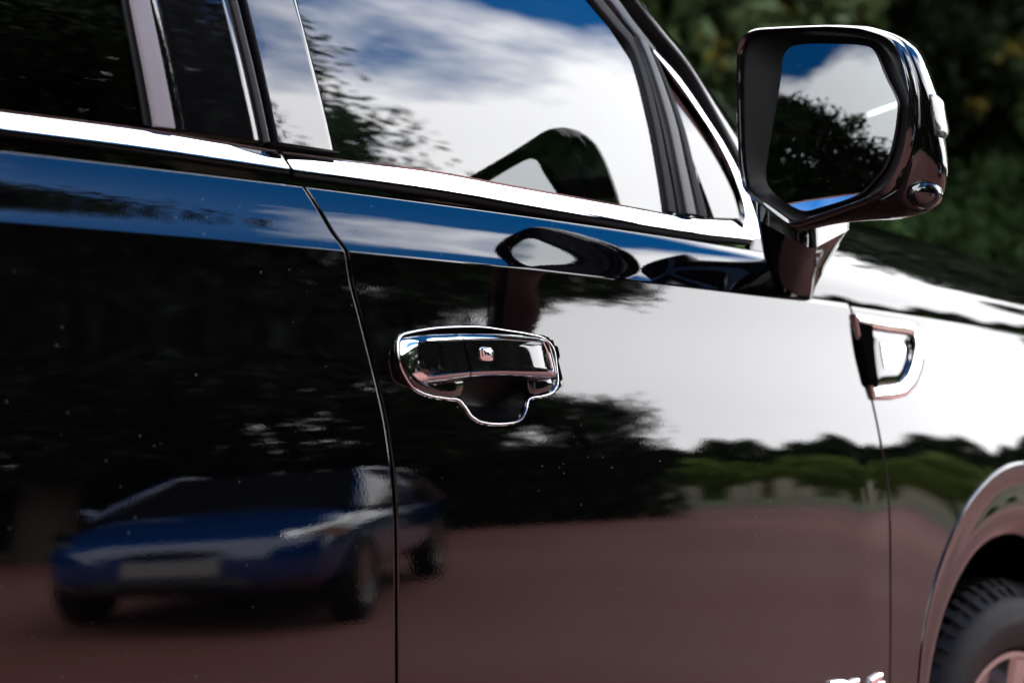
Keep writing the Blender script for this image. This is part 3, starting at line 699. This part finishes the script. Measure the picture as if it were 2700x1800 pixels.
box('engine_bay', (1.16, .43, .35), (2.70, 1.53, 1.16), DARK, suv, .03)
box('dashboard', (.72, .12, .95), (1.14, 1.84, 1.30), LEATHER, suv, .06)
box('rocker_panel', (-1.02, .035, .33), (1.10, .16, .43), PAINT, suv, .03)
def seat(x, y):
    se = bpy.data.objects.new('seat', None); COL.objects.link(se); se.parent = suv; se.matrix_parent_inverse = Matrix.Translation(-Vector(suv.location))
    box('seat_cushion', (x, y, .62), (x + .52, y + .52, .82), LEATHER, se, .06)
    o = box('seat_back', (-.09, -.25, 0), (.09, .25, .66), LEATHER, se, .07)
    o.matrix_world = Matrix.Translation((x + .04, y + .26, .78)) @ Matrix.Rotation(R(-16), 4, 'Y'); o.matrix_parent_inverse = Matrix.Identity(4)
    o.matrix_parent_inverse = Matrix.Translation(-Vector(suv.location)) if False else Matrix.Identity(4)
    o2 = box('headrest', (-.055, -.14, 0), (.055, .14, .20), LEATHER, se, .045)
    return se, o, o2
for (x, y) in ((.02, .30), (.02, 1.14), (-.86, .30), (-.86, 1.14)):
    se = bpy.data.objects.new('seat', None); COL.objects.link(se); se.parent = suv; se.location = (x - suv.location.x, y - suv.location.y, 0)
    def sb(name, a, b, bev, rot=0, mv=(0, 0, 0)):
        o = box(name, a, b, LEATHER, None, bev); o.parent = se
        if rot: o.rotation_euler = (0, R(rot), 0)
        o.location = mv; return o
    sb('seat_cushion', (0, 0, .62), (.52, .52, .82), .06)
    sb('seat_back', (-.09, 0, 0), (.09, .52, .66), .07, -16, (.04, 0, .78))
    sb('headrest', (-.055, .12, .68), (.055, .40, .88), .045, -16, (.04, 0, .78))

# ------------------------------------------------------------------ ground
ASPH = mat('red_asphalt', (.165, .060, .043), .85, noise=(.35, (.21, .090, .078), .12), bump=(140, .5, .004))
GRASS = mat('grass', (.035, .085, .010), .8, noise=(1.2, (.10, .14, .02), .2), bump=(60, .8, .03))
KERB = mat('kerb_stone', (.34, .30, .25), .8, noise=(5, (.24, .21, .18), .2), bump=(90, .5, .004))
STONE = mat('pale_stone', (.62, .56, .46), .85, noise=(6, (.30, .27, .22), .25), bump=(40, .6, .01))
def disc(name, r0, r1, z, m, a0=0, a1=360, nr=24, na=96):
    V = []
    for i in range(nr):
        for j in range(na):
            a = R(a0 + (a1 - a0) * j / (na - 1)); rr = (r0(a) if callable(r0) else r0); q = rr + (r1 - rr) * (i / (nr - 1)) ** 2
            V.append((q * math.sin(a), -q * math.cos(a), z))
    return fix(mk(name, V, grid_faces(nr, na), m))
tag(disc('road', 0.0, 420, 0, ASPH), kind='structure')
def r_edge(a):                               # edge of the road round the outer side, az measured from -Y towards +X
    d = math.degrees(a); return float(np.interp(d, [-110, -60, 0, 28, 36, 44, 60, 80, 110], [16, 15, 15, 16, 18, 20.5, 21, 22, 24]))
tag(disc('grass_verge', r_edge, 400, .05, GRASS, -110, 110, 20, 140), kind='structure')
V = []; AA = np.linspace(R(-110), R(110), 200)
for a in AA:
    q = r_edge(a)
    for dq, z in ((-.14, -.02), (-.14, .10), (-.11, .12), (.10, .12), (.12, .04)): V.append(((q + dq) * math.sin(a), -(q + dq) * math.cos(a), z))
tag(fix(mk('kerb', V, grid_faces(200, 5), KERB, sharp=30)), kind='structure')
V = []
for x in np.linspace(-60, 90, 60):
    for k, (y, z) in enumerate(((4.4, .012), (5.5, .12), (8, .5), (12, 1.0), (30, 1.6), (200, 3))): V.append((x, y, z))
tag(fix(mk('grass_bank', V, grid_faces(60, 6), GRASS)), kind='structure')

# ------------------------------------------------------------------ foliage
def leaf_mat(name, a, b):
    m = mat(name, a, .65, 0, 1.2, noise=(1.3, b, .25)); t = m.node_tree
    return m
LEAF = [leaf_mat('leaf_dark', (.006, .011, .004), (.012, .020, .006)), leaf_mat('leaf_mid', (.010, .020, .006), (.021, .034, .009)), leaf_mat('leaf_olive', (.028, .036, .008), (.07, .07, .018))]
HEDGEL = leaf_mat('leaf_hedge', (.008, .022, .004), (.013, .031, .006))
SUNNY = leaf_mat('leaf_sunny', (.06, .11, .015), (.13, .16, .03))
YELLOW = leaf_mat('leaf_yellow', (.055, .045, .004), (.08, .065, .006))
BARK = mat('bark', (.06, .045, .032), .9, noise=(8, (.10, .08, .06), .25), bump=(25, .9, .02))
def leaf_mesh(name, C, size, m, rg):
    n = len(C); d = rg.normal(size=(n, 3)); d /= np.linalg.norm(d, axis=1, keepdims=True)
    e = rg.normal(size=(n, 3)); e -= d * (e * d).sum(1, keepdims=True); e /= np.linalg.norm(e, axis=1, keepdims=True)
    s = size * rg.uniform(.6, 1.3, (n, 1)); nn = np.cross(d, e)
    V = np.stack([C - d * s, C + e * s * .5 + nn * s * .15, C + d * s, C - e * s * .5 + nn * s * .15], 1).reshape(-1, 3)
    me = bpy.data.meshes.new(name); me.vertices.add(4 * n); me.vertices.foreach_set('co', V.astype(np.float32).ravel())
    me.loops.add(4 * n); me.loops.foreach_set('vertex_index', np.arange(4 * n, dtype=np.int32))
    me.polygons.add(n); me.polygons.foreach_set('loop_start', np.arange(0, 4 * n, 4, dtype=np.int32))
    me.update(calc_edges=True); me.validate(); me.materials.append(m); return me
def crown_pts(rg, h, rad, base, n, clumps, spread):
    cc = []
    while len(cc) < clumps:
        t = rg.uniform(0, 1); prof = math.sin(math.pi * (t * .86 + .1)) ** .7
        a = rg.uniform(0, 2 * math.pi); rr = rad * prof * math.sqrt(rg.uniform(.12, 1)) * rg.uniform(.8, 1.12)
        cc.append((rr * math.cos(a), rr * math.sin(a), base + t * (h - base)))
    cc = np.array(cc); k = rg.integers(0, clumps, n)
    return cc[k] + np.clip(rg.normal(size=(n, 3)), -1.5, 1.5) * spread * rg.uniform(.5, 1.2, (clumps, 1))[k], cc
def trunk_mesh(rg, h, r0, cc, nl=9):
    V = []; f = []
    def limb(P, ra, rb):
        P = np.array(P); k = 8; b0 = len(V)
        for i, p in enumerate(P):
            rr = ra + (rb - ra) * i / (len(P) - 1)
            t = P[min(i + 1, len(P) - 1)] - P[max(i - 1, 0)]; t /= np.linalg.norm(t) + 1e-9
            s = np.cross(t, [.3, .9, .1]); s /= np.linalg.norm(s); u = np.cross(t, s)
            for j in range(k): a = 2 * math.pi * j / k; V.append(p + rr * (s * math.cos(a) + u * math.sin(a)))
        for q in grid_faces(len(P), k, wrap=True): f.append(tuple(i + b0 for i in q))
    main = [np.array([rg.normal() * .12 * i * .4, rg.normal() * .12 * i * .4, h * .8 * i / 7]) for i in range(8)]; main[0][2] = -.15
    limb(main, r0, r0 * .25)
    for _ in range(nl):
        c = cc[rg.integers(0, len(cc))]; i = rg.integers(2, 6); s = main[i]; m_ = (s + c) / 2 + [0, 0, -.2]; limb([s, m_, c], r0 * .32, r0 * .06)
    me = bpy.data.meshes.new('trunk'); me.from_pydata([tuple(v) for v in V], [], f); me.materials.append(BARK)
    me.polygons.foreach_set('use_smooth', np.ones(len(me.polygons), dtype=bool)); me.update(); return me
KIND = {}
def make_kind(key, h, rad, base, n, clumps, spread, size, m, seed, r0):
    rg = np.random.default_rng(seed); C, cc = crown_pts(rg, h, rad, base, n, clumps, spread)
    KIND[key] = (leaf_mesh('crown', C, size, m, rg), trunk_mesh(rg, h, r0, cc))
make_kind('big', 16, 4.6, 2.6, 80000, 250, .60, .11, LEAF[0], 3, .34)
make_kind('oak', 9, 3.6, 1.2, 26000, 150, .55, .15, LEAF[1], 5, .24)
make_kind('ash', 11, 3.0, 1.5, 24000, 140, .50, .15, LEAF[0], 9, .22)
make_kind('olive', 6, 2.6, .7, 16000, 110, .42, .13, LEAF[2], 11, .16)
def tree(name, key, x, y, z, s, rot, label, group, sz=1.0):
    e = empty(name, (x, y, z), label, 'tree', group); e.rotation_euler = (0, 0, R(rot)); e.scale = (s, s, s * sz)
    for nm, me in zip(('crown', 'trunk'), KIND[key]):
        o = bpy.data.objects.new(nm, me); COL.objects.link(o); o.parent = e
    return e
def polar(az, d): return .2 + d * math.sin(R(az)), -d * math.cos(R(az))
# across the road, seen only as reflections in paint, chrome and glass
OUTER = [('big_tree', 'big', 8, 15.0, 1.22, 40, 'tall dark broadleaf tree across the road, mirrored in the rear window'),
         ('big_tree', 'big', 21.5, 13.8, 1.06, 150, 'tall dark tree standing behind the blue hatchback, mirrored in the doors'),
         ('big_tree', 'big', 18, 17.5, 1.42, 250, 'tall dark tree behind and left of the blue hatchback'),
         ('oak_tree', 'oak', 32.5, 17.0, 1.0, 200, 'broad dark tree close behind the blue hatchback, under the taller ones'),
         ('oak_tree', 'oak', 42.5, 25.0, .88, 20, 'rounded green tree right of the blue hatchback, beyond the kerb'),
         ('oak_tree', 'oak', 48, 31.0, .42, 80, 'low olive green tree at the far verge, mirrored right of the door handle'),
         ('ash_tree', 'ash', 79, 26.0, .95, 30, 'narrow dark tree mirrored at the front end of the wing'),
         ('ash_tree', 'ash', -12, 20.0, 1.0, 70, 'dark narrow tree across the road behind the photographer'),
         ('oak_tree', 'oak', -25, 19.0, 1.4, 100, 'rounded dark tree across the road, left of the pointed one'),
         ('oak_tree', 'ash', -40, 19.0, 1.4, 160, 'dark pointed tree across the road, mirrored in the glass of the wing mirror'),
         ('ash_tree', 'ash', -58, 20.0, .8, 240, 'narrow tree on the verge behind the vehicle'),
         ('oak_tree', 'oak', -92, 21.0, .98, 60, 'rounded dark tree behind the vehicle, left in the mirror glass'),
         ('ash_tree', 'ash', -74, 25.0, .68, 60, 'slim dark tree behind the vehicle, right in the mirror glass'),
         ('oak_tree', 'oak', -56, 19.0, .85, 330, 'broad green tree on the verge far behind the vehicle')]
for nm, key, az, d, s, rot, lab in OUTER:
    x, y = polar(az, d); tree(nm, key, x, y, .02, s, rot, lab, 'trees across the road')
def hedge(name, x0, x1, y0, y1, h, n, m, size, seed, label, group=None, z0=0.0, loc=(0, 0, 0), rot=0):
    rg = np.random.default_rng(seed); C = rg.uniform([x0, y0, 0], [x1, y1, 1], (n, 3))
    w_ = 1 - .35 * C[:, 2] ** 3; yc = (y0 + y1) / 2; C[:, 1] = yc + (C[:, 1] - yc) * w_
    C[:, 2] = z0 + C[:, 2] * h * (1 + .12 * np.sin(C[:, 0] * 1.7 + seed) + .08 * np.sin(C[:, 0] * 4.3)) + rg.normal(size=n) * .05
    o = bpy.data.objects.new(name, leaf_mesh(name, C, size, m, rg)); COL.objects.link(o); o.location = loc; o.rotation_euler = (0, 0, R(rot))
    return tag(o, label, 'hedge', group)
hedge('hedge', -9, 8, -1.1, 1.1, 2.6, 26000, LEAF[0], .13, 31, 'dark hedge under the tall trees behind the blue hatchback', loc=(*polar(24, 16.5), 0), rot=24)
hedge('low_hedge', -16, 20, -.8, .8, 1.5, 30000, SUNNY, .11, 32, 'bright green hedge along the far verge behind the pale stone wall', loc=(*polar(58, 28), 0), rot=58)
hedge('screen_hedge', -24, 24, -1.2, 1.2, 4.2, 50000, LEAF[0], .16, 33, 'tall dark hedge added out of view behind the photographer to hide low sky', loc=(*polar(-38, 21.5), 0), rot=-38)  # unseen hedge added so panel edges mirror no bright horizon
hedge('screen_hedge', -17, 17, -1.2, 1.2, 3.4, 40000, LEAF[0], .16, 34, 'dark hedge added out of view behind the vehicle to hide low sky', loc=(*polar(-85, 23.0), 0), rot=-88)  # second unseen hedge, added to darken the seam edges and mirror well
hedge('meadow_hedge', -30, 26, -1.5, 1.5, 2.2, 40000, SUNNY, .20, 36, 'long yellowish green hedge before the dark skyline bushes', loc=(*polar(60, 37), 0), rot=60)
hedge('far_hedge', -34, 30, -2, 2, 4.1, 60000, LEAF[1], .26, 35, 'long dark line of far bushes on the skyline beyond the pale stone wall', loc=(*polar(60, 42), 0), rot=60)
# pale low wall on the far verge
wl = empty('stone_wall', (*polar(53, 23.6), 0), 'low broken wall of pale upright stones on the far verge', 'wall')
wl.rotation_euler = (0, 0, R(55))
bm = bmesh.new(); bmesh.ops.create_cube(bm, size=1); bmesh.ops.bevel(bm, geom=bm.edges[:], offset=.12, segments=2, affect='EDGES')
sm = bpy.data.meshes.new('stone'); bm.to_mesh(sm); bm.free(); sm.materials.append(STONE)
xq = -6.0
while xq < 7.5:
    wd = random.uniform(.22, .5); o = bpy.data.objects.new('stone', sm); COL.objects.link(o); o.parent = wl
    hgt = random.uniform(.4, .95); o.scale = (wd, .3, hgt); o.location = (xq + wd / 2, random.uniform(-.06, .06), hgt / 2 + .03); o.rotation_euler = (0, R(random.uniform(-4, 4)), R(random.uniform(-8, 8)))
    xq += wd + random.choice([.03, .05, .25, .6])

# behind the car: dark trees and a tall hedge on the bank
BACK = [('oak_tree', 'oak', 9.6, 9.6, 1.0, 15), ('ash_tree', 'ash', 12.6, 10.4, 1.0, 95), ('big_tree', 'big', 15.6, 11.0, .75, 60), ('oak_tree', 'oak', 18.8, 10.2, 1.1, 200), ('ash_tree', 'ash', 22, 11, 1.05, 300),
        ('big_tree', 'big', 25.5, 12, .75, 20), ('oak_tree', 'oak', 29.5, 12, 1.1, 120), ('ash_tree', 'ash', 33, 12, 1.0, 77), ('oak_tree', 'oak', 6.0, 10.6, 1.0, 260), ('ash_tree', 'ash', 2.2, 10.8, 1.0, 44), ('oak_tree', 'oak', -2.2, 11, 1.0, 180), ('ash_tree', 'ash', -6.5, 11, 1.0, 10),
        ('oak_tree', 'oak', 21, 5.8, 1.6, 50), ('oak_tree', 'oak', 28, 7.5, 1.7, 170), ('oak_tree', 'oak', 17.5, 3.2, 1.35, 290), ('big_tree', 'big', 12, 16, .8, 10), ('big_tree', 'big', 18.5, 17, .8, 130), ('big_tree', 'big', 25, 18, .85, 220), ('big_tree', 'big', 32, 18, .85, 310), ('big_tree', 'big', 5, 16, .8, 75), ('big_tree', 'big', 39, 16, .9, 0)]
NEAR = {12.6: 'dark tree of the wood between the windscreen pillar and the mirror housing', 15.6: 'big dark tree of the wood directly behind the mirror housing', 18.8: 'dark tree of the wood just right of the mirror housing', 22: 'dark tree of the wood at the right edge of the picture'}
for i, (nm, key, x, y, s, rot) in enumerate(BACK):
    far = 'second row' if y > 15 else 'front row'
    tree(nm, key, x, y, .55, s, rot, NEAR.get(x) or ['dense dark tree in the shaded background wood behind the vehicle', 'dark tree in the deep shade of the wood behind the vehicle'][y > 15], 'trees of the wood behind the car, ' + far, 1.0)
hedge('tall_hedge', -8, 40, -1.3, 1.3, 3.0, 150000, HEDGEL, .085, 41, 'tall clipped green hedge on the bank behind the bonnet', loc=(0, 7.0, .25))
# a few yellowing sprays on the wood's edge
rg = np.random.default_rng(60)
CY = np.vstack([at_y(q, 6.0 + (d - 12) * .2) + rg.normal(size=(14, 3)) * .06 for q, d in [((1638, 112), 12.5), ((1885, 45), 13), ((1800, 40), 13.2), ((2250, 250), 12.4), ((2330, 110), 12.8)]])
o = bpy.data.objects.new('yellow_leaves', leaf_mesh('yellow_leaves', CY, .06, YELLOW, rg)); COL.objects.link(o)
tag(o, 'scattered yellowing leaves at the edge of the dark wood', 'leaves', kind='stuff')

# ------------------------------------------------------------------ blue hatchback across the road
bc = empty('blue_hatchback', (4.05, -6.45, 0), 'small blue hatchback parked across the road, mirrored in the black doors', 'car')
bc.rotation_euler = (0, 0, R(139))
# built along local +X (front), then turned with its empty
ST = [(-1.98, .62, .42, .86, .70), (-1.90, .76, .30, .98, .80), (-1.5, .83, .20, .98, .86), (-.6, .86, .20, .95, .88), (.4, .86, .20, .93, .88), (.95, .85, .20, .92, .86), (1.35, .83, .20, .86, .82), (1.7, .78, .22, .76, .74), (1.92, .68, .28, .66, .62), (2.0, .5, .36, .56, .48)]
SS = resample(ST, 60); V = []; NS = 40
for x, w_, z0, z1, wt in SS:
    for j in range(NS):
        a = 2 * math.pi * j / NS; ca, sa = math.cos(a), math.sin(a); p_ = .42
        y = w_ * math.copysign(abs(ca) ** p_, ca); z = (z0 + z1) / 2 + (z1 - z0) / 2 * math.copysign(abs(sa) ** .5, sa); V.append((x, y, z))
def local(o, parent): o.parent = parent; o.matrix_parent_inverse = Matrix.Identity(4); return o
def lmk(name, V, f, m, par=None, **k): return local(fix(mk(name, V, f, m, None, **k)), par or bc)
lmk('car_body', V, grid_faces(60, NS, wrap=True) + [tuple(range(NS)), tuple(59 * NS + j for j in range(NS))], BLUE)
def ghouse(x0, x1, x2, x3, zb, zt, wb, wt_): return [(x0, wb, zb), (x3, wb, zb), (x2, wt_, zt), (x1, wt_, zt)]
gb = ghouse(-1.82, -1.35, .22, 1.12, .88, 1.42, .80, .60)
def quad_grid(c, n=8, bul=(0, 0, 0)):
    c = [np.array(p, float) for p in c]; V = []
    for t in np.linspace(0, 1, n):
        for s in np.linspace(0, 1, n): V.append((c[0] * (1 - s) + c[1] * s) * (1 - t) + (c[3] * (1 - s) + c[2] * s) * t + np.array(bul) * 16 * s * (1 - s) * t * (1 - t))
    return V, grid_faces(n, n)
CGL = mat('car_window', (.006, .007, .008), .03, 0, 1.55, bump=(5, .1, .002))
for sgn in (1, -1):
    V, f = quad_grid([(x, sgn * y, z) for x, y, z in gb], bul=(0, sgn * .03, 0)); lmk('side_window', V, f, CGL)
V, f = quad_grid([(1.12, -.80, .88), (1.12, .80, .88), (.22, .60, 1.42), (.22, -.60, 1.42)], bul=(.07, 0, .03)); lmk('windscreen', V, f, CGL)
V, f = quad_grid([(-1.82, -.80, .88), (-1.82, .80, .88), (-1.35, .60, 1.42), (-1.35, -.60, 1.42)], bul=(-.06, 0, .02)); lmk('rear_window', V, f, CGL)
V, f = quad_grid([(-1.40, -.63, 1.41), (.26, -.63, 1.41), (.26, .63, 1.41), (-1.40, .63, 1.41)], bul=(0, 0, .07)); lmk('roof', V, f, BLUE)
def ltube(name, P, r_, m): o = sweep(name, P, r_, r_, m, None, closed=False, nrm=(0, 0, 1) if True else None); return local(o, bc)
for sgn in (1, -1):
    ltube('front_pillar', [(1.14, sgn * .80, .88), (.68, sgn * .705, 1.16), (.22, sgn * .61, 1.42), (-.5, sgn * .64, 1.445), (-1.38, sgn * .61, 1.40), (-1.84, sgn * .80, .90)], .035, BLUE)
    ltube('middle_pillar', [(-.35, sgn * .83, .90), (-.45, sgn * .64, 1.42)], .03, BLUE)
    V, f = quad_grid([(1.55, sgn * .80, .60), (1.93, sgn * .50, .52), (1.86, sgn * .54, .66), (1.42, sgn * .80, .80)], bul=(.05, sgn * .05, .03)); lmk('headlight', [(a + .035, b + sgn * .035, c + .02) for a, b, c in V], f, LENS_IN)
V, f = quad_grid([(2.02, -.26, .38), (2.02, .26, .38), (2.02, .26, .49), (2.02, -.26, .49)]); lmk('number_plate', V, f, PLATE)
V, f = quad_grid([(2.005, -.44, .30), (2.005, .44, .30), (1.99, .40, .37), (1.99, -.40, .37)], bul=(.03, 0, 0)); lmk('lower_grille', V, f, DARK)
V, f = quad_grid([(2.0, -.36, .51), (2.0, .36, .51), (1.97, .34, .58), (1.97, -.34, .58)], bul=(.03, 0, 0)); lmk('upper_grille', V, f, DARK)
for sgn in (1, -1): lmk('wing_mirror', *[x for x in quad_grid([(.70, sgn * .90, .92), (.86, sgn * .90, .92), (.84, sgn * 1.02, 1.06), (.70, sgn * 1.02, 1.06)], bul=(.0, sgn * .05, 0))], BLUE)
for (x, sgn) in ((1.22, 1), (1.22, -1), (-1.28, 1), (-1.28, -1)):
    we = bpy.data.objects.new('wheel', None); COL.objects.link(we); we.parent = bc; we.location = (0, 0, 0)
    for nm, pr, mt in (('tyre', [(.19, .06), (.20, .0), (.26, -.012), (.295, .0), (.305, .03), (.305, .15), (.28, .18)], TYRE), ('rim', [(.2, .03), (.19, .004), (.16, .02), (.05, .01), (0, .01)], RIM)):
        o = lathe(nm, [(r_, (y - .06) * 1.0 if sgn < 0 else -(y - .06)) for r_, y in pr], (x, sgn * .80, .305), mt, None, n=48); local(o, we)
print('objects', len(bpy.data.objects), 'tris', sum(len(m.loops) // 2 for m in bpy.data.meshes))
